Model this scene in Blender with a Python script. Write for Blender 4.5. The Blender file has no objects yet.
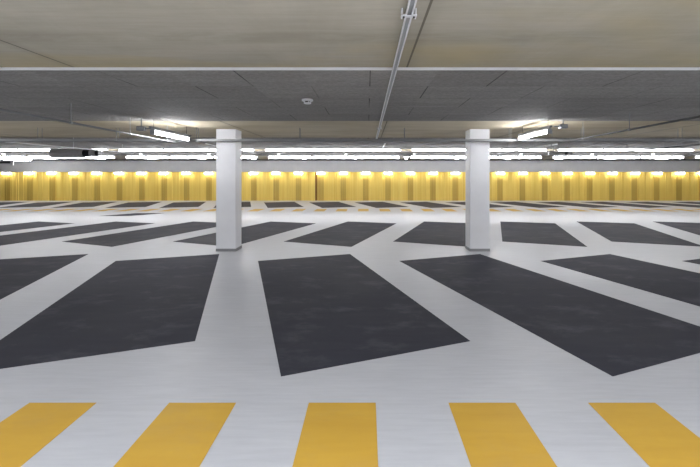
import bpy, bmesh, math, random
from mathutils import Vector, Matrix
random.seed(7)
scene = bpy.context.scene
C = scene.collection
EYE = 1.6            # camera height (m)
F = 411.0            # focal length in pixels of a 700 px wide frame
VX, VY = 367.0, 175.3
CEIL = 2.573         # concrete soffit
BOARD = 2.548        # underside of the insulation boards

# ------------------------------------------------------------------ materials
def new_mat(name):
    m = bpy.data.materials.new(name); m.use_nodes = True
    nt = m.node_tree; b = nt.nodes['Principled BSDF']
    return m, nt, b

def plain(name, col, rough=.5, metal=0., spec=.5):
    m, nt, b = new_mat(name)
    tc = nt.nodes.new('ShaderNodeTexCoord')
    n = nt.nodes.new('ShaderNodeTexNoise'); n.inputs['Scale'].default_value = 3; n.inputs['Detail'].default_value = 4
    nt.links.new(tc.outputs['Object'], n.inputs['Vector'])
    r = nt.nodes.new('ShaderNodeValToRGB')
    r.color_ramp.elements[0].position = .3; r.color_ramp.elements[1].position = .7
    r.color_ramp.elements[0].color = tuple(c*.97 for c in col)+(1,)
    r.color_ramp.elements[1].color = tuple(min(1, c*1.03) for c in col)+(1,)
    nt.links.new(n.outputs['Fac'], r.inputs['Fac'])
    nt.links.new(r.outputs['Color'], b.inputs['Base Color'])
    b.inputs['Roughness'].default_value = rough; b.inputs['Metallic'].default_value = metal
    b.inputs['Specular IOR Level'].default_value = spec
    return m

def emit(name, col, s):
    m, nt, b = new_mat(name)
    b.inputs['Base Color'].default_value = (.8, .8, .8, 1)
    b.inputs['Emission Color'].default_value = col+(1,)
    b.inputs['Emission Strength'].default_value = s
    return m

def noise(nt, scale, vec, detail=5, rough=.55, dist=0.):
    n = nt.nodes.new('ShaderNodeTexNoise')
    n.inputs['Scale'].default_value = scale; n.inputs['Detail'].default_value = detail
    n.inputs['Roughness'].default_value = rough; n.inputs['Distortion'].default_value = dist
    nt.links.new(vec, n.inputs['Vector']); return n.outputs['Fac']

def mapping(nt, vec, scale=(1, 1, 1), loc=(0, 0, 0), rot=(0, 0, 0)):
    mp = nt.nodes.new('ShaderNodeMapping')
    mp.inputs['Scale'].default_value = scale; mp.inputs['Location'].default_value = loc
    mp.inputs['Rotation'].default_value = rot
    nt.links.new(vec, mp.inputs['Vector']); return mp.outputs['Vector']

def ramp(nt, fac, stops):
    r = nt.nodes.new('ShaderNodeValToRGB'); e = r.color_ramp.elements
    while len(e) < len(stops): e.new(.5)
    for i, (p, c) in enumerate(stops):
        e[i].position = p; e[i].color = c if len(c) == 4 else tuple(c)+(1,)
    nt.links.new(fac, r.inputs['Fac']); return r.outputs['Color']

def mix(nt, fac, a, b, mode='MIX'):
    x = nt.nodes.new('ShaderNodeMix'); x.data_type = 'RGBA'; x.blend_type = mode
    def put(v, s):
        if hasattr(v, 'is_linked'): nt.links.new(v, s)
        elif isinstance(v, (int, float)): s.default_value = v
        else: s.default_value = tuple(v)+((1,) if len(v) == 3 else ())
    put(fac, x.inputs[0]); put(a, x.inputs[6]); put(b, x.inputs[7])
    return x.outputs[2]

def math_n(nt, op, a, b=None, c=None):
    x = nt.nodes.new('ShaderNodeMath'); x.operation = op
    for v, s in zip((a, b, c), x.inputs):
        if v is None: continue
        if isinstance(v, (int, float)): s.default_value = v
        else: nt.links.new(v, s)
    return x.outputs[0]

def bump(nt, b, h, strength, dist=.01):
    bp = nt.nodes.new('ShaderNodeBump'); bp.inputs['Strength'].default_value = strength
    bp.inputs['Distance'].default_value = dist
    nt.links.new(h, bp.inputs['Height']); nt.links.new(bp.outputs['Normal'], b.inputs['Normal'])

# pale resin floor with fine trowel streaks across the hall
def floor_mat():
    m, nt, b = new_mat('pale_resin_floor')
    g = nt.nodes.new('ShaderNodeNewGeometry').outputs['Position']
    n1 = noise(nt, 1.0, mapping(nt, g, (.7, 5, 1)), 8, .65, .4)
    n2 = noise(nt, .55, g, 5, .6, .8)
    n3 = noise(nt, 1.0, mapping(nt, g, (3, 28, 1)), 5, .6)
    c = ramp(nt, n1, [(.28, (.465, .48, .52)), (.72, (.555, .57, .61))])
    c = mix(nt, .5, c, ramp(nt, n2, [(.3, (.475, .49, .525)), (.7, (.57, .585, .62))]))
    c = mix(nt, .35, c, ramp(nt, n3, [(.3, (.41, .42, .455)), (.75, (.59, .60, .64))]))
    nt.links.new(c, b.inputs['Base Color'])
    nt.links.new(ramp(nt, n2, [(.3, (.38,)*3), (.7, (.50,)*3)]), b.inputs['Roughness'])
    b.inputs['Specular IOR Level'].default_value = .25
    bump(nt, b, n3, .12, .004)
    return m

def paint_mat(name, c0, c1, scuff, amount, r0, r1):
    m, nt, b = new_mat(name)
    g = nt.nodes.new('ShaderNodeNewGeometry').outputs['Position']
    n1 = noise(nt, .9, g, 7, .65, .6)
    n2 = noise(nt, 1.0, mapping(nt, g, (1.6, 9, 1)), 6, .6, .3)
    n3 = noise(nt, 1.4, mapping(nt, g, (1, 1.6, 1), (9, 4, 0)), 9, .72, .15)
    c = mix(nt, .5, ramp(nt, n1, [(.3, c0), (.7, c1)]), ramp(nt, n2, [(.3, c0), (.7, c1)]))
    sc = ramp(nt, n3, [(.52, (0, 0, 0)), (.72, (amount,)*3)])
    c = mix(nt, sc, c, scuff)
    nt.links.new(c, b.inputs['Base Color'])
    nt.links.new(ramp(nt, n1, [(.3, (r0,)*3), (.7, (r1,)*3)]), b.inputs['Roughness'])
    b.inputs['Specular IOR Level'].default_value = .06
    bump(nt, b, n2, .1, .003)
    return m

def concrete_mat():
    m, nt, b = new_mat('fairfaced_concrete')
    g = nt.nodes.new('ShaderNodeNewGeometry').outputs['Position']
    n1 = noise(nt, 1.0, mapping(nt, g, (.6, 1.7, 1)), 8, .66, .6)
    n2 = noise(nt, .45, mapping(nt, g, (1, 1, 1), (3, 7, 0)), 5, .6, 1.0)
    n3 = noise(nt, 1.0, mapping(nt, g, (2, 22, 1)), 5, .65)
    n4 = noise(nt, .28, mapping(nt, g, (1, 2.0, 1), (-5, 2, 0)), 4, .55, .6)
    c = ramp(nt, n1, [(.25, (.35, .325, .26)), (.75, (.51, .478, .395))])
    c = mix(nt, .5, c, ramp(nt, n2, [(.3, (.40, .368, .30)), (.7, (.53, .492, .41))]))
    c = mix(nt, .18, c, ramp(nt, n3, [(.3, (.31, .278, .21)), (.7, (.58, .535, .44))]))
    c = mix(nt, ramp(nt, n4, [(.5, (0, 0, 0)), (.68, (.7,)*3)]), c, (.50, .41, .22))
    s0 = nt.nodes.new('ShaderNodeSeparateXYZ'); nt.links.new(g, s0.inputs[0])
    bd = math_n(nt, 'ABSOLUTE', math_n(nt, 'SUBTRACT', s0.outputs[1], 2.9))
    mr = nt.nodes.new('ShaderNodeMapRange'); mr.inputs[1].default_value = .17; mr.inputs[2].default_value = .06
    mr.inputs[3].default_value = 0.; mr.inputs[4].default_value = .55
    nt.links.new(bd, mr.inputs[0])
    n5 = noise(nt, 1.1, mapping(nt, g, (1, 3, 1), (2, 8, 0)), 6, .65, .6)
    c = mix(nt, math_n(nt, 'MULTIPLY', mr.outputs[0], ramp(nt, n5, [(.35, (0, 0, 0)), (.6, (1, 1, 1))])), c, (.30, .272, .20))
    n6 = noise(nt, .8, mapping(nt, g, (1.6, .5, 1), rot=(0, 0, .6)), 7, .65, .8)
    c = mix(nt, 1., c, ramp(nt, n6, [(.3, (.86, .86, .85)), (.7, (1.0, 1.0, .99))]), 'MULTIPLY')
    fld = nt.nodes.new('ShaderNodeMapRange'); fld.inputs[1].default_value = 6.9; fld.inputs[2].default_value = 7.2
    fld.inputs[3].default_value = 0.; fld.inputs[4].default_value = .75
    nt.links.new(s0.outputs[1], fld.inputs[0])
    c = mix(nt, fld.outputs[0], c, mix(nt, n1, (.36, .27, .13), (.88, .79, .61)))
    # formwork joints every 3 m across X and a few across Y
    sx = nt.nodes.new('ShaderNodeSeparateXYZ'); nt.links.new(g, sx.inputs[0])
    t = math_n(nt, 'MODULO', math_n(nt, 'ADD', sx.outputs[0], 3.0*20-.36+1.5), 3.0)
    d = math_n(nt, 'ABSOLUTE', math_n(nt, 'SUBTRACT', t, 1.5))
    jx = math_n(nt, 'LESS_THAN', d, .008)
    c = mix(nt, math_n(nt, 'MULTIPLY', jx, .8), c, (.085, .075, .055))
    soft = nt.nodes.new('ShaderNodeMapRange')
    soft.inputs[1].default_value = .10; soft.inputs[2].default_value = 0.
    soft.inputs[3].default_value = 0.; soft.inputs[4].default_value = .18
    nt.links.new(d, soft.inputs[0])
    c = mix(nt, soft.outputs[0], c, (.14, .125, .095))
    nt.links.new(c, b.inputs['Base Color'])
    b.inputs['Roughness'].default_value = .75; b.inputs['Specular IOR Level'].default_value = .25
    bump(nt, b, n3, .15, .004)
    return m

def board_mat():
    """grey wood-wool boards in half-bond, 1.27 x 0.68 m, butt joints dark"""
    m, nt, b = new_mat('wood_wool_boards')
    g = nt.nodes.new('ShaderNodeNewGeometry').outputs['Position']
    n1 = noise(nt, 1.0, mapping(nt, g, (.8, 6, 1)), 8, .7, .4)
    n2 = noise(nt, 30, mapping(nt, g, (1, 2.2, 1)), 4, .7)
    c = ramp(nt, n1, [(.3, (.225, .213, .200)), (.7, (.34, .325, .308))])
    c = mix(nt, .45, c, ramp(nt, n2, [(.3, (.10, .096, .09)), (.7, (.46, .44, .42))]))
    br = nt.nodes.new('ShaderNodeTexBrick')
    br.offset = .5; br.squash = 1
    br.inputs['Scale'].default_value = 1
    br.inputs['Brick Width'].default_value = 1.24; br.inputs['Row Height'].default_value = .68
    br.inputs['Mortar Size'].default_value = .0; br.inputs['Color1'].default_value = (.90, .90, .90, 1)
    br.inputs['Color2'].default_value = (1.08, 1.08, 1.08, 1)
    nt.links.new(mapping(nt, g, loc=(40*1.24-.03, -3.70+.68*10, 0)), br.inputs['Vector'])
    c = mix(nt, 1., c, br.outputs['Color'], 'MULTIPLY')
    # joints: only the short ones show clearly, the long ones are a hair line
    s = nt.nodes.new('ShaderNodeSeparateXYZ'); nt.links.new(g, s.inputs[0])
    ry = math_n(nt, 'DIVIDE', math_n(nt, 'ADD', s.outputs[1], -3.70+.68*10), .68)
    row = math_n(nt, 'FLOOR', ry)
    par = math_n(nt, 'MODULO', row, 2.)
    xx = math_n(nt, 'ADD', math_n(nt, 'ADD', s.outputs[0], 40*1.24-.03+.62), math_n(nt, 'MULTIPLY', par, .62))
    dx = math_n(nt, 'ABSOLUTE', math_n(nt, 'SUBTRACT', math_n(nt, 'MODULO', xx, 1.24), .62))
    jn = noise(nt, .9, g, 3)
    jx = math_n(nt, 'MULTIPLY', math_n(nt, 'LESS_THAN', dx, .006), ramp(nt, jn, [(.35, (.2,)*3), (.6, (1,)*3)]))
    fy = math_n(nt, 'FRACT', ry)
    jy = math_n(nt, 'MULTIPLY', math_n(nt, 'LESS_THAN', fy, .012), .3)
    c = mix(nt, math_n(nt, 'MULTIPLY', jx, .85), c, (.03, .029, .027))
    c = mix(nt, jy, c, (.05, .048, .045))
    nt.links.new(c, b.inputs['Base Color'])
    b.inputs['Roughness'].default_value = .85; b.inputs['Specular IOR Level'].default_value = .2
    bump(nt, b, n2, .3, .004)
    return m

def yellow_mat(name, c0, c1):
    m, nt, b = new_mat(name)
    g = nt.nodes.new('ShaderNodeNewGeometry').outputs['Position']
    n1 = noise(nt, 1.0, mapping(nt, g, (2.2, 1, .05)), 4, .7)
    n2 = noise(nt, 1.0, mapping(nt, g, (11, 1, .1), (4, 0, 0)), 3, .6)
    c = mix(nt, .45, ramp(nt, n1, [(.3, c0), (.7, c1)]), ramp(nt, n2, [(.35, c0), (.65, c1)]))
    nt.links.new(c, b.inputs['Base Color'])
    b.inputs['Roughness'].default_value = .45; b.inputs['Specular IOR Level'].default_value = .35
    return m

M = dict(
    floor=floor_mat(),
    dark=paint_mat('charcoal_floor_paint', (.036, .0375, .051), (.049, .050, .066), (.12, .12, .14), .5, .6, .75),
    yellow=paint_mat('yellow_floor_paint', (.54, .32, .046), (.62, .385, .06), (.50, .33, .11), .35, .35, .5),
    concrete=concrete_mat(), board=board_mat(),
    ywall=yellow_mat('yellow_metal_cladding', (.80, .56, .10), (.97, .77, .22)),
    ypost=yellow_mat('mustard_perforated_strip', (.56, .37, .075), (.68, .47, .10)),
    ydark=yellow_mat('amber_shadow_gap_sheet', (.22, .11, .012), (.28, .15, .02)),
    fascia=plain('pale_grey_plaster', (.80, .795, .79), .7),
    column=plain('white_column_paint', (.735, .74, .765), .5),
    skirting=plain('grey_skirting_paint', (.22, .225, .235), .5),
    wall=plain('side_wall_paint', (.55, .54, .52), .7),
    white=plain('white_enamel', (.82, .82, .84), .45),
    galv=plain('galvanised_steel', (.42, .43, .44), .4, .55),
    steel=plain('dull_zinc_steel', (.24, .245, .25), .6, .15),
    darkmetal=plain('dark_metal', (.07, .07, .07), .6, .1),
    black=plain('black_plastic', (.015, .015, .016), .5),
    duct=plain('grey_duct_metal', (.48, .47, .45), .6, .0),
    lamp=emit('lamp_diffuser_glow', (.97, .99, 1.04), 33.),
    slablamp=emit('slab_lamp_glow', (.97, .99, 1.04), 15.),
    baylamp=emit('bay_lamp_glow', (.98, .99, 1.03), 50.),
    walllamp=emit('wall_lamp_glow', (1.0, .985, .95), 15.),
    led=emit('pale_green_indicator', (.70, 1.0, .86), 2.2),
)

# ------------------------------------------------------------------ mesh helpers
class MB:
    def __init__(s): s.bm = bmesh.new()
    def box(s, x0, x1, y0, y1, z0, z1, bev=0.):
        b = bmesh.new(); bmesh.ops.create_cube(b, size=1)
        for v in b.verts:
            v.co = Vector(((x0+x1)/2+v.co.x*(x1-x0), (y0+y1)/2+v.co.y*(y1-y0), (z0+z1)/2+v.co.z*(z1-z0)))
        if bev: bmesh.ops.bevel(b, geom=b.edges[:], offset=bev, segments=2, affect='EDGES', profile=.5)
        s.add(b); return s
    def add(s, b):
        me = bpy.data.meshes.new('t'); b.to_mesh(me); b.free(); s.bm.from_mesh(me); bpy.data.meshes.remove(me)
    def tube(s, a, c, r, seg=12, r2=None):
        a, c = Vector(a), Vector(c); d = c-a; b = bmesh.new()
        bmesh.ops.create_cone(b, cap_ends=True, segments=seg, radius1=r, radius2=r if r2 is None else r2, depth=d.length)
        q = d.to_track_quat('Z', 'Y')
        bmesh.ops.transform(b, matrix=Matrix.Translation((a+c)/2) @ q.to_matrix().to_4x4(), verts=b.verts[:])
        s.add(b); return s
    def lathe(s, prof, cx, cy, seg=32):
        b = bmesh.new(); rings = []
        for r, z in prof:
            rings.append([b.verts.new((cx+r*math.cos(2*math.pi*i/seg), cy+r*math.sin(2*math.pi*i/seg), z)) for i in range(seg)])
        for p, q in zip(rings, rings[1:]):
            for i in range(seg):
                b.faces.new((p[i], p[(i+1) % seg], q[(i+1) % seg], q[i]))
        b.faces.new(rings[0]); b.faces.new(rings[-1]); bmesh.ops.recalc_face_normals(b, faces=b.faces[:])
        s.add(b); return s
    def prism(s, pts, z0, z1):
        b = bmesh.new()
        lo = [b.verts.new((x, y, z0)) for x, y in pts]; hi = [b.verts.new((x, y, z1)) for x, y in pts]
        b.faces.new(lo); b.faces.new(hi); n = len(pts)
        for i in range(n): b.faces.new((lo[i], lo[(i+1) % n], hi[(i+1) % n], hi[i]))
        bmesh.ops.recalc_face_normals(b, faces=b.faces[:]); s.add(b); return s
    def extrude_y(s, prof, y0, y1):
        """closed XZ profile swept along Y"""
        b = bmesh.new()
        lo = [b.verts.new((x, y0, z)) for x, z in prof]; hi = [b.verts.new((x, y1, z)) for x, z in prof]
        b.faces.new(lo); b.faces.new(hi); n = len(prof)
        for i in range(n): b.faces.new((lo[i], lo[(i+1) % n], hi[(i+1) % n], hi[i]))
        bmesh.ops.recalc_face_normals(b, faces=b.faces[:]); s.add(b); return s
    def build(s, name, mat, parent=None, smooth=False, origin=None):
        me = bpy.data.meshes.new(name)
        if origin is not None:
            bmesh.ops.translate(s.bm, vec=-Vector(origin), verts=s.bm.verts[:])
        s.bm.to_mesh(me); s.bm.free(); me.materials.append(mat)
        if smooth:
            for p in me.polygons: p.use_smooth = True
            try: me.set_sharp_from_angle(angle=math.radians(35))
            except Exception: pass
        o = bpy.data.objects.new(name, me); C.objects.link(o)
        if origin is not None: o.location = origin
        if parent is not None: o.parent = parent
        return o

def tag(o, label=None, cat=None, group=None, kind=None):
    if label: o['label'] = label
    if cat: o['category'] = cat
    if group: o['group'] = group
    if kind: o['kind'] = kind
    return o

def empty(name, loc, label, cat, group=None, rz=0):
    o = bpy.data.objects.new(name, None); C.objects.link(o); o.location = loc
    o.rotation_euler = (0, 0, rz); o.empty_display_size = .1
    return tag(o, label, cat, group)

def struct(name, mb, mat, label=None, parent=None):
    o = mb.build(name, mat, parent)
    if parent is None: tag(o, label, kind='structure')
    return o

def dup(root, loc, rz=0., label=None, group=None):
    r = root.copy(); C.objects.link(r); r.location = loc; r.rotation_euler = (0, 0, rz)
    if label: r['label'] = label
    if group: r['group'] = group
    for ch in list(root.children):
        c = ch.copy(); C.objects.link(c); c.parent = r
        for g in list(ch.children):
            d = g.copy(); C.objects.link(d); d.parent = c
    return r

ORD = ['', 'first', 'second', 'third', 'fourth', 'fifth', 'sixth', 'seventh', 'eighth', 'ninth', 'tenth',
       'eleventh', 'twelfth', 'thirteenth', 'fourteenth', 'fifteenth', 'sixteenth', 'seventeenth', 'eighteenth']

# ------------------------------------------------------------------ shell
XL, XR, YB, YF = -27.0, 25.0, -7.0, 26.0
struct('floor', MB().box(XL, XR, YB, YF+.3, -.2, 0), M['floor'], 'pale grey resin floor of the parking hall')
struct('ceiling', MB().box(XL, XR, YB, YF+.3, CEIL, CEIL+.25), M['concrete'], 'brownish fair-faced concrete ceiling')
struct('wall_left', MB().box(XL-.2, XL, YB, YF+.3, 0, CEIL), M['wall'], 'pale side wall at the left end of the hall')
struct('wall_right', MB().box(XR, XR+.2, YB, YF+.3, 0, CEIL), M['wall'], 'pale side wall at the right end of the hall')
struct('wall_back', MB().box(XL, XR, YB-.2, YB, 0, CEIL), M['wall'], 'pale wall behind the viewpoint')

# insulation board fields under the slab
for i, (y0, y1) in enumerate([(-4.2, -.35), (3.70, 7.175), (10.6, 14.8), (16.3, 25.4)]):
    o = struct('ceiling' if i == 0 else 'ceiling', MB().box(XL+.01, XR-.01, y0, y1, BOARD, CEIL-.001), M['board'],
               'grey wood-wool insulation boards fixed under the concrete ceiling')
struct('trim_1', MB().box(XL+.02, XR-.02, 3.682, 3.699, BOARD-.003, CEIL-.0055), M['white'],
       'white edge profile along the near side of the grey ceiling boards')

# yellow far wall: ribbed sheet with ribs of uneven width
YTOP = 1.86
def ribbed(x0, x1, yface, z0, z1):
    pts = []; x = x0; out = False
    while x < x1:
        w = random.choice((.06, .08, .11, .16, .23, .31)); nx = min(x+w, x1)
        y = yface-(.028 if out else 0.)
        pts += [(x+.006, y), (nx-.006, y)]; x = nx; out = not out
    pts += [(x1, yface+.18), (x0, yface+.18)]
    return MB().prism(pts, z0, z1)
struct('wall_far', ribbed(XL, -3.29, YF, 0, YTOP), M['ywall'], 'yellow ribbed metal far wall left of the joint')
struct('wall_far', ribbed(-3.14, XR, YF, 0, YTOP), M['ywall'], 'yellow ribbed metal far wall right of the joint')
struct('trim_3', MB().box(-3.29, -3.14, YF+.06, YF+.16, 0, YTOP), M['ydark'], 'dark joint in the yellow far wall')
struct('wall_upper', MB().box(XL, XR, 25.45, YF+.25, 1.812, CEIL-.001), M['fascia'], 'pale grey wall band above the yellow cladding')
PW = 1.4135
kpost = [k for k in range(-18, 18) if XL+.5 < -.08+PW*k < XR-.5]
for k in kpost:
    x = -.08+PW*k; mb = MB()
    for j in range(5):
        a = x-.175+j*.07
        mb.box(a+.004, a+.066, YF-.058-(.012 if j % 2 else 0), YF-.029, .0, 1.70)
    struct('trim_%d' % (20+k), mb, M['ypost'], 'mustard perforated strip on the yellow wall below a lamp')

# ------------------------------------------------------------------ columns
def column(cx, label):
    r = empty('column', (cx, 8.845, 0), label, 'column', 'white square columns')
    MB().box(-.205, .205, -.205, .205, .05, CEIL-2e-4, .006).build('shaft', M['column'], r)
    MB().box(-.211, .211, -.211, .211, 0, .058).build('skirting', M['skirting'], r)
column(-2.967, 'white square concrete column with grey skirting, left one of the two')
column(2.372, 'white square concrete column with grey skirting, right one of the two')

# ------------------------------------------------------------------ floor paint
TH = .0022
def marking(pts, name, mat, label, group, cat='floor marking'):
    cx = sum(p[0] for p in pts)/len(pts); cy = sum(p[1] for p in pts)/len(pts)
    o = MB().prism(pts, 0.0, TH).build(name, mat, origin=(cx, cy, 0))
    tag(o, label, cat, group, 'thing'); return o
def px(x, y): return VX+F*x/y, VY+F*EYE/y
def seen(pts):
    q = [px(*p) for p in pts if p[1] > .5]
    xs = [a for a, _ in q]
    return max(xs) > -4 and min(xs) < 704
P = 2.655
# nearest row
rows = [
    ('near', [(-.684, 3.268), (.996, 3.966), (-.345, 8.345), (-2.035, 7.673)], -3, 5, P),
    ('middle', [(-.348, 9.19), (.985, 13.68), (-.66, 14.23), (-2.01, 9.92)], -6, 7, 2.678),
    ('far', [(-2.20, 20.15), (-.53, 20.80), (-1.73, 24.85), (-3.40, 24.20)], -9, 10, 2.665),
]
pitch_right = {'near': 2.638, 'middle': 2.638}
names = {
    'near': 'in the nearest row', 'middle': 'in the middle row behind the columns', 'far': 'in the distant row along the yellow wall'}
near_lab = {-2: 'charcoal bay in the nearest row cut by the left edge, far left',
            -1: 'large charcoal bay in the nearest row in front of the left white column',
            0: 'large charcoal bay in the nearest row, centred between the two white columns',
            1: 'large charcoal bay in the nearest row in front of the right white column',
            2: 'charcoal bay in the nearest row, second rightwards from the central one',
            3: 'small corner of charcoal bay at the right edge of the nearest row'}
for rn, base, k0, k1, pitch in rows:
    for k in range(k0, k1):
        pts = [(x+(pitch if k < 0 or rn == 'far' else pitch_right[rn])*k, y) for x, y in base]
        if not seen(pts): continue
        if rn == 'near': lab = near_lab.get(k, 'charcoal bay in the nearest row')
        elif k == 0: lab = 'charcoal bay %s, nearest the middle between the columns' % names[rn]
        else:
            lab = 'charcoal bay %s, %s %s of the middle bay' % (names[rn], ORD[abs(k)], 'right' if k > 0 else 'left')
        marking(pts, 'parking_bay_marking', M['dark'], lab, 'charcoal parking bays, %s row' % rn)
# yellow walkway bars
bars = []
for k in range(-3, 5):
    x = (308.8-VX)/227.6*EYE+.9815*k
    pts = [(x, 1.50), (x+.4705, 1.50), (x+.4705, 2.889), (x, 2.889)]
    q = [px(a, b) for a, b in [(x, 2.889), (x+.4705, 2.889), (x+.4705, 2.3), (x, 2.3)]]
    if max(a for a, _ in q) < -2 or min(a for a, _ in q) > 702: continue
    bars.append((k, pts))
blab = {-2: 'leftmost large yellow walkway bar in the foreground', -1: 'second large yellow walkway bar from the left in the foreground',
        0: 'middle large yellow walkway bar in the foreground', 1: 'large yellow foreground bar just right of the middle one',
        2: 'rightmost large yellow walkway bar in the foreground'}
for k, pts in bars:
    marking(pts, 'walkway_bar_marking', M['yellow'], blab.get(k, 'yellow walkway bar in the foreground'), 'yellow walkway bars in the foreground')
for k in range(-19, 19):
    x = (336-VX)/35.6*EYE+.985*k
    pts = [(x, 18.25), (x+.48, 18.25), (x+.48, 19.55), (x, 19.55)]
    if not seen(pts): continue
    side = 'middle small yellow bar across the far lane' if k == 0 else \
        'small yellow walkway bar across the far lane, %s %s of the middle one' % (ORD[abs(k)], 'right' if k > 0 else 'left')
    marking(pts, 'walkway_bar_marking', M['yellow'], side, 'small yellow walkway bars across the far lane')
marking([(-10.55, 16.15), (-9.35, 16.15), (-8.55, 17.35), (-9.75, 17.35)], 'lane_marking', M['dark'],
        'lone dark slanted patch painted on the white far lane', None)

# ------------------------------------------------------------------ luminaires
def make_luminaire(L, label, group, glow='lamp', rr=.038):
    """runs along local X, origin at its top"""
    r = empty('ceiling_light', (0, 0, 0), label, 'light', group)
    MB().box(-L/2, L/2, -.024, .024, -.030, 0, .004).build('housing', M['galv'], r)
    mb = MB(); prof = [(rr*.95*math.sin(a), -.028-rr+rr*math.cos(a)) for a in [math.pi*2*i/14 for i in range(14)]]
    b = bmesh.new()
    lo = [b.verts.new((-L/2+.02, y, z)) for y, z in prof]; hi = [b.verts.new((L/2-.02, y, z)) for y, z in prof]
    b.faces.new(lo); b.faces.new(hi)
    for i in range(14): b.faces.new((lo[i], lo[(i+1) % 14], hi[(i+1) % 14], hi[i]))
    bmesh.ops.recalc_face_normals(b, faces=b.faces[:]); mb.add(b)
    mb.build('diffuser', M[glow], r, smooth=True)
    for s in (-1, 1):
        MB().box(s*(L/2-.01)-.012, s*(L/2-.01)+.012, -.040, .040, -.106, -.026, .006).build('end_cap', M['galv'], r)
    return r
lum = make_luminaire(1.62, 'x', None)
used = [False]
def lamp(x, y, ztop, rz, label, group):
    if not used[0]:
        used[0] = True; lum.location = (x, y, ztop); lum.rotation_euler = (0, 0, rz)
        lum['label'] = label; lum['group'] = group; return lum
    return dup(lum, (x, y, ztop), rz, label, group)
LY = 15.45
gaps = [-9.25+5.34*k for k in range(-2, 5)]
TRZ = 2.350
pos = ['left', 'middle', 'right']
secn = {-2: 'far-left end stretch', -1: 'stretch left of the left column', 0: 'stretch straddling the left column',
        1: 'stretch between the two columns', 2: 'stretch behind the right column', 3: 'far-right end stretch'}
secn = ['at the extreme left of the hall', 'on the stretch ending above the fan', 'on the stretch behind the left column',
        'on the stretch mid-way between the columns', 'on the stretch behind the right column',
        'on the stretch at the right edge', 'beyond the right edge']
for gi, g in enumerate(gaps):
    for j in range(3):
        x = g+.20+.815+j*1.65
        if not -15.6 < x < 14.2: continue
        lamp(x, LY, TRZ-.012, 0, 'glowing tube light over the far lane, %s tube %s' % (pos[j], secn[gi]),
             'tube lights in line over the far lane')
# second line of wider tube lights fixed right under the slab, a little nearer
big = empty('ceiling_light', (0, 0, 0), 'x', 'light', 'tube lights fixed under the slab over the far lane')
MB().box(-.815, .815, -.05, .05, -.022, 0, .004).build('housing', M['white'], big)
MB().box(-.80, .80, -.045, .045, -.088, -.0225, .02).build('diffuser', M['slablamp'], big, smooth=True)
for s_ in (-1, 1):
    MB().box(s_*.808-.008, s_*.808+.008, -.047, .047, -.09, -.0225, .004).build('end_cap', M['white'], big)
n0 = 0
for gi, g in enumerate(gaps):
    for j in range(3):
        x = g+.20+.815+j*1.65
        if not -15.6 < x < 14.2: continue
        loc = (x, 15.02, CEIL-.001)
        lb = 'wide upper tube light under the slab, %s tube %s' % (pos[j], secn[gi])
        if n0 == 0: big.location = loc; big['label'] = lb
        else: dup(big, loc, 0, lb)
        n0 += 1
# lamps over the bays, running away from the viewer
R90 = math.pi/2
lum_s = make_luminaire(1.36, 'bright tube light angled over the bay left of the left column', 'tube lights over the bays', 'baylamp', .031)
lum_s.location = (-3.59, 7.55, 1.6+.785); lum_s.rotation_euler = (0, 0, R90)
dup(lum_s, (3.10, 7.66, 1.6+.812), R90, 'bright tube light over the bay right of the right column')
dup(lum_s, (-8.84, 7.55, 1.6+.765), R90, 'tube light over the bays beyond the left edge of the view')
dup(lum_s, (8.44, 7.66, 1.6+.800), R90, 'tube light over the bays beyond the right edge of the view')
for k in range(-8, 8):  # a few lamps belong here; row added and doubled to brighten the grey band
    wh = 'nearest the middle' if k == -1 else '%s %s of the middle one' % (ORD[abs(k+1)], 'right' if k > -1 else 'left')
    dup(lum_s, (2.06+2.67*k, 21.2, BOARD-.001), R90, 'small end-on tube light in the row added to brighten the far wall, '+wh,
        'end-on tube lights added to brighten the far wall')
lamp(-19.7, 23.2, BOARD-.02, 0, 'low bright tube light near the left edge, below the main line', None)

# wall lamps at the head of the yellow wall
wl = empty('wall_lamp', (0, 0, 0), 'x', 'lamp', 'lamps in a row along the top of the yellow wall')
MB().box(-.25, .25, -.02, .10, -.03, 0, .006).build('housing', M['galv'], wl)
MB().box(-.235, .235, -.014, .09, -.15, -.028, .012).build('diffuser', M['walllamp'], wl)
first = True
ks = [k for k in kpost if -5 < px(-.08+PW*k, YF)[0] < 705]
def wl_label(k):
    if k == 0: return 'small glowing lamp atop the yellow wall, midway between the columns'
    return 'small glowing lamp atop the yellow wall, %s %s of the midway one' % (ORD[abs(k)], 'right' if k > 0 else 'left')
for k in ks:
    loc = (-.08+PW*k, YF-.20, 1.812)
    if first: wl.location = loc; wl['label'] = wl_label(k); first = False
    else: dup(wl, loc, 0, wl_label(k))

# ------------------------------------------------------------------ trays, pipes, rails
def tray_x(name, x0, x1, y, z, w, h, hangers, mat, label, group, step=.6, top=CEIL, cat='cable tray'):
    r = empty(name, (0, y, z), label, cat, group)
    MB().box(x0, x1, -w/2, -w/2+.006, 0, h).box(x0, x1, w/2-.006, w/2, 0, h)\
        .box(x0, x1, -w/2, w/2, 0, .004).build('channel', mat, r)
    for hx in hangers:
        MB().tube((hx, -w/2-.006, -.01), (hx, -w/2-.006, top-z-.0015), .005, 8)\
            .tube((hx, w/2+.006, -.01), (hx, w/2+.006, top-z-.0015), .005, 8)\
            .box(hx-.015, hx+.015, -w/2-.02, w/2+.02, -.010, -.0005).build('hanger', M['steel'], r)
    return r
hx = [(p-VX)/F*8.44 for p in (-70, 40, 118, 197.5, 300, 404.5, 510, 582.5, 680, 780)]
tray_x('cable_tray', -12, 12, 8.44, 1.6+.690, .10, .052, hx, M['steel'],
       'long galvanised cable tray crossing in front of both columns', 'cable trays')
hx2 = [g for g in gaps]+[g+2.67 for g in gaps]
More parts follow.
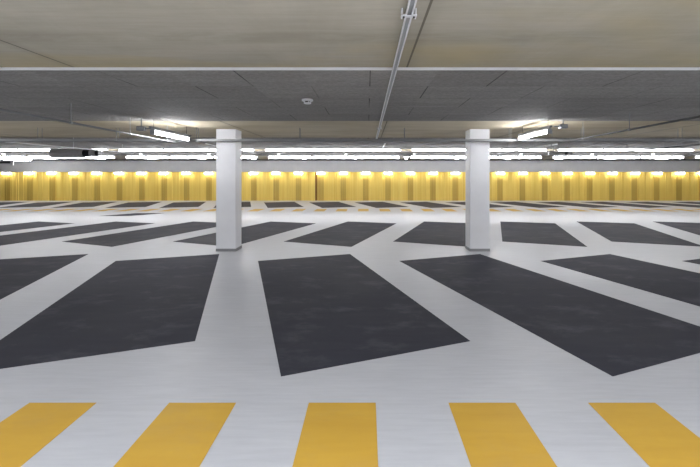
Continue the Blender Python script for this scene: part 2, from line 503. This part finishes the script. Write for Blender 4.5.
tray_x('cable_tray', -16.5, 16.2, LY, TRZ, .10, .085, [h for h in hx2 if -16.4 < h < 16], M['darkmetal'],
       'cable tray carrying the tube lights over the far lane', 'cable trays')
tray_x('cable_tray', -25, 23, 24.2, 1.6+.870, .16, .06, [-20+4*k for k in range(11)], M['darkmetal'],
       'dark cable tray hung near the yellow wall', 'cable trays', top=BOARD)

def pipe(name, a, b, r, mat, label, hang=(), group=None, top=None, rod=None, cat='pipe'):
    o = empty(name, a, label, cat, group)
    a_, b_ = Vector(a), Vector(b)
    MB().tube((0, 0, 0), b_-a_, r, 14).build('tube', mat, o, smooth=True)
    for hy in hang:
        t = (hy-a_.y)/(b_.y-a_.y); p = a_.lerp(b_, t)-a_
        tp = BOARD if any(y0 < hy < y1 for y0, y1 in [(3.70, 7.175), (10.6, 14.8), (16.3, 25.4)]) else CEIL
        MB().tube((p.x, p.y, p.z+r*.5), (p.x, p.y, tp-a_.z-.0015), .005, 8)\
            .tube((p.x, p.y-.015, p.z), (p.x, p.y+.015, p.z), r+.006, 14).build('hanger', rod or M['steel'], o)
    return o
pipe('ceiling_pipe', (-3.89, .6, 1.6+.73), (-3.89, 8.35, 1.6+.668), .014, M['steel'],
     'thin grey pipe running away under the ceiling at the left', (2.6, 5.4, 6.75, 8.0), 'thin pipes under the ceiling', rod=M['galv'])
pipe('ceiling_pipe', (3.94, .6, 1.6+.73), (3.94, 8.35, 1.6+.668), .014, M['darkmetal'],
     'thin dark pipe running away under the ceiling at the right', (2.6, 6.17, 7.5), 'thin pipes under the ceiling')
pipe('ceiling_pipe', (3.94, 8.53, 1.6+.645), (3.94, 12.4, 1.6+.645), .017, M['white'],
     'thin white pipe beyond the tray at the right of the right column', (8.75, 11.5), 'thin pipes under the ceiling')
pipe('ceiling_pipe', (-3.35, 8.53, 1.6+.655), (-3.35, 12.4, 1.6+.655), .012, M['white'],
     'thin white pipe just left of the left column beyond the tray', (11.0,), 'thin pipes under the ceiling')
pipe('ceiling_pipe', (-7.5, 8.53, 1.6+.70), (-7.5, 13.2, 1.6+.70), .014, M['white'],
     'thin pale pipe beyond the tray near the left edge', (10.5, 12.6), 'thin pipes under the ceiling', rod=M['white'])
pipe('ceiling_pipe', (7.6, 8.53, 1.6+.70), (7.6, 12.6, 1.6+.70), .014, M['darkmetal'],
     'thin dark pipe beyond the tray near the right edge', (10.5, 12.0), 'thin pipes under the ceiling')
pipe('ceiling_pipe', (.50, 11.3, 1.6+.87), (.50, 14.9, 1.6+.87), .018, M['white'],
     'short white pipe beyond the tray, right of the long ceiling rail', (13.0,), 'thin pipes under the ceiling')
o = MB().tube((XL+1, 25.427, 1.6+.80), (XR-1, 25.427, 1.6+.80), .022, 12).build('ceiling_pipe', M['white'], smooth=True)
tag(o, 'long pale pipe along the grey band above the yellow wall', 'pipe', 'pipes by the yellow wall')

# ceiling-mounted rail in the centre
r = empty('ceiling_rail', (.245, 0, 2.536), 'long pale double-edged rail fixed along the ceiling towards the columns', 'rail')
for i, (y0, y1, zt) in enumerate([(.4, 3.66, CEIL-.0008), (3.66, 7.18, BOARD-.0008), (7.18, 10.58, CEIL-.0008)]):
    pass
MB().box(-.021, .021, .4, 10.58, .004, .0100).build('web', M['galv'], r)
MB().box(-.021, -.013, .4, 10.58, -.010, .011).box(.013, .021, .4, 10.58, -.010, .011).build('edge', M['white'], r)
for y in (2.41, 8.2):
    mb = MB().box(-.046, -.021, y-.020, y+.020, -.006, .002).box(.021, .046, y-.020, y+.020, -.006, .002)
    mb.box(-.021, .021, y-.035, y-.005, -.014, -.0101)
    mb.box(-.044, -.036, y-.024, y+.024, -.012, .0362).box(.036, .044, y-.024, y+.024, -.012, .0362)
    br = mb.build('bracket', M['white'], r)
    MB().tube((-.030, y, -.014), (-.030, y, .0015), .006, 8).tube((.030, y, -.014), (.030, y, .0015), .006, 8)\
        .build('bolt', M['darkmetal'], br)

# hardware beside the two angled lamps
def junction(x, y, z, sx, label):
    r = empty('ceiling_junction_box', (x, y, z), label, 'box', 'junction boxes by the angled lamps')
    MB().box(-.06, .06, -.05, .05, 0, .07, .006).build('box_body', M['steel'], r)
    MB().box(-.05, .05, -.058, -.05, .01, .06, .003).build('lid', M['galv'], r)
    MB().tube((sx*.06, 0, .035), (sx*.16, 0, .035), .011, 10).build('conduit', M['steel'], r)
    MB().box(-.008, .008, -.008, .008, .07, (CEIL-z)-.0015 if y > 7.175 else (BOARD-z)-.0015).build('bracket', M['steel'], r)
junction(-3.72, 6.78, 1.6+.735, 1, 'small grey junction box at the near end of the left angled lamp')
junction(3.33, 6.98, 1.6+.795, -1, 'small grey junction box at the near end of the right angled lamp')
# rails that carry the two angled lamps
for x, y0, y1, z, lab in ((-3.59, 6.80, 8.36, 1.6+.785, 'slim grey rail carrying the angled lamp at the left'),
                          (3.10, 6.92, 8.37, 1.6+.812, 'slim grey rail carrying the angled lamp at the right')):
    r = empty('lamp_rail', (x, y0, z), lab, 'rail', 'lamp rails')
    MB().box(-.022, .022, 0, y1-y0, .001, .030).build('channel', M['steel'], r)
    for yy in (.12, y1-y0-.18):
        tp = BOARD if y0+yy < 7.175 else CEIL
        MB().tube((0, yy, .03), (0, yy, tp-z-.0015), .005, 8).build('hanger', M['darkmetal'], r)

# smoke detector
r = empty('smoke_detector', (-.742, 5.12, BOARD-.001), 'round white smoke detector on the grey ceiling boards', 'smoke detector')
MB().lathe([(.066, 0), (.070, -.006), (.070, -.020), (.060, -.026)], 0, 0).build('base', M['white'], r, smooth=True)
MB().lathe([(.030, -.026), (.036, -.040), (.034, -.044)], 0, 0).build('vent', M['darkmetal'], r, smooth=True)
MB().lathe([(.046, -.043), (.048, -.050), (.036, -.058), (.012, -.061)], 0, 0).build('sensor_cap', M['white'], r, smooth=True)
for a in range(4):
    an = a*R90+.5
    MB().box(.036, .044, -.004, .004, -.045, -.024).build('cap_rib', M['white'], r).rotation_euler = (0, 0, an)

# parking guidance indicators on the lane tray
first = None
plist = [(4, 'at the left edge'), (141, 'left of the left column'), (209, 'just left of the left column'), (279, 'first right of the left column'),
         (346, 'second right of the left column'), (414, 'third right of the left column'), (521, 'first right of the right column'),
         (592, 'second right of the right column'), (653, 'third right of the right column')]
for p, lb in plist:
    loc = ((p-VX)/F*(LY-.09), LY-.112, TRZ+.03)
    lb = 'tiny white-green indicator lamp on the far lane tray, '+lb
    if first is None:
        first = empty('ceiling_indicator_light', loc, lb, 'indicator light', 'indicator lamps over the far lane')
        MB().box(-.05, .05, -.02, .04, 0, .035, .006).build('housing', M['white'], first)
        MB().lathe([(.034, 0), (.034, -.012), (.022, -.024), (.006, -.028)], 0, .0, 16).build('lens', M['led'], first, smooth=True)
    else: dup(first, loc, 0, lb)

# jet fans
def fan(x, y, z, L, R, label):
    r = empty('ceiling_fan', (x, y, z), label, 'fan', 'ceiling jet fans')
    MB().tube((-L/2, 0, 0), (L*.17, 0, 0), R, 28).tube((-L/2-.012, 0, 0), (-L/2+.02, 0, 0), R*1.04, 28).build('silencer', M['duct'], r, smooth=True)
    MB().tube((L*.17, 0, 0), (L*.30, 0, 0), R*.80, 28).build('impeller_case', M['black'], r, smooth=True)
    MB().tube((L*.30, 0, 0), (L*.42, 0, 0), R*.72, 28).build('silencer', M['duct'], r, smooth=True)
    MB().tube((L*.42, 0, 0), (L/2, 0, 0), R*.58, 28, R*.66).build('outlet', M['black'], r, smooth=True)
    for q in (-.3, .3):
        MB().box(q*L-.012, q*L+.012, -.012, .012, R*.8, BOARD-z-.0015).box(q*L-.02, q*L+.02, -R*.9, R*.9, R*.78, R*.86)\
            .build('bracket', M['steel'], r)
fan(-9.97, 14.1, 1.6+.755, 1.62, .16, 'grey jet fan with black sections under the ceiling at the far left')
fan(6.75, 14.35, 1.6+.765, .80, .055, 'small dark fan under the ceiling right of the right column')

# small framed panel at the left edge
r = empty('hanging_sign', (-13.1, 14.9, 1.6+.36), 'small white-framed hanging panel with dark band at the left edge', 'sign')
MB().box(-.28, .28, -.02, .02, 0, .20, .006).build('frame', M['white'], r)
MB().box(-.23, .19, -.026, -.0205, .07, .14).build('band', M['darkmetal'], r)
MB().tube((-.2, 0, .19), (-.2, 0, CEIL-1.96-.0015), .005, 8).build('hanger', M['steel'], r)
MB().tube((.2, 0, .19), (.2, 0, CEIL-1.96-.0015), .005, 8).build('hanger', M['steel'], r)

# ------------------------------------------------------------------ lamps of the near lane (above and behind the viewpoint)
def area(x, y, z, sx, sy, power, name):
    l = bpy.data.lights.new(name, 'AREA'); l.shape = 'RECTANGLE'; l.size = sx; l.size_y = sy
    l.energy = power; l.color = (.955, .985, 1.05)
    o = bpy.data.objects.new(name, l); C.objects.link(o); o.location = (x, y, z); return o
for g in [-9.25+5.34*k for k in range(-1, 5)]:
    area(g+2.67, -1.2, 2.30, 4.95, .08, 238., 'near_lane_light')

# ------------------------------------------------------------------ world, camera, view
w = bpy.data.worlds.new('World'); scene.world = w; w.use_nodes = True
w.node_tree.nodes['Background'].inputs[0].default_value = (.6, .63, .7, 1)
w.node_tree.nodes['Background'].inputs[1].default_value = 0.0
cam = bpy.data.cameras.new('Camera'); co = bpy.data.objects.new('Camera', cam); C.objects.link(co)
cam.sensor_width = 36; cam.lens = F/700*36
cam.shift_x = (350-VX)/700; cam.shift_y = -(233.5-VY)/700
cam.clip_start = .05; cam.clip_end = 200
co.location = (0, 0, EYE); co.rotation_euler = (math.radians(90), 0, 0)
scene.camera = co
scene.view_settings.view_transform = 'Standard'; scene.view_settings.look = 'None'
scene.view_settings.gamma = 1; scene.view_settings.use_curve_mapping = False
scene.view_settings.exposure = 0.55
scene.cycles.max_bounces = 10; scene.cycles.diffuse_bounces = 6
scene.cycles.sample_clamp_indirect = 6
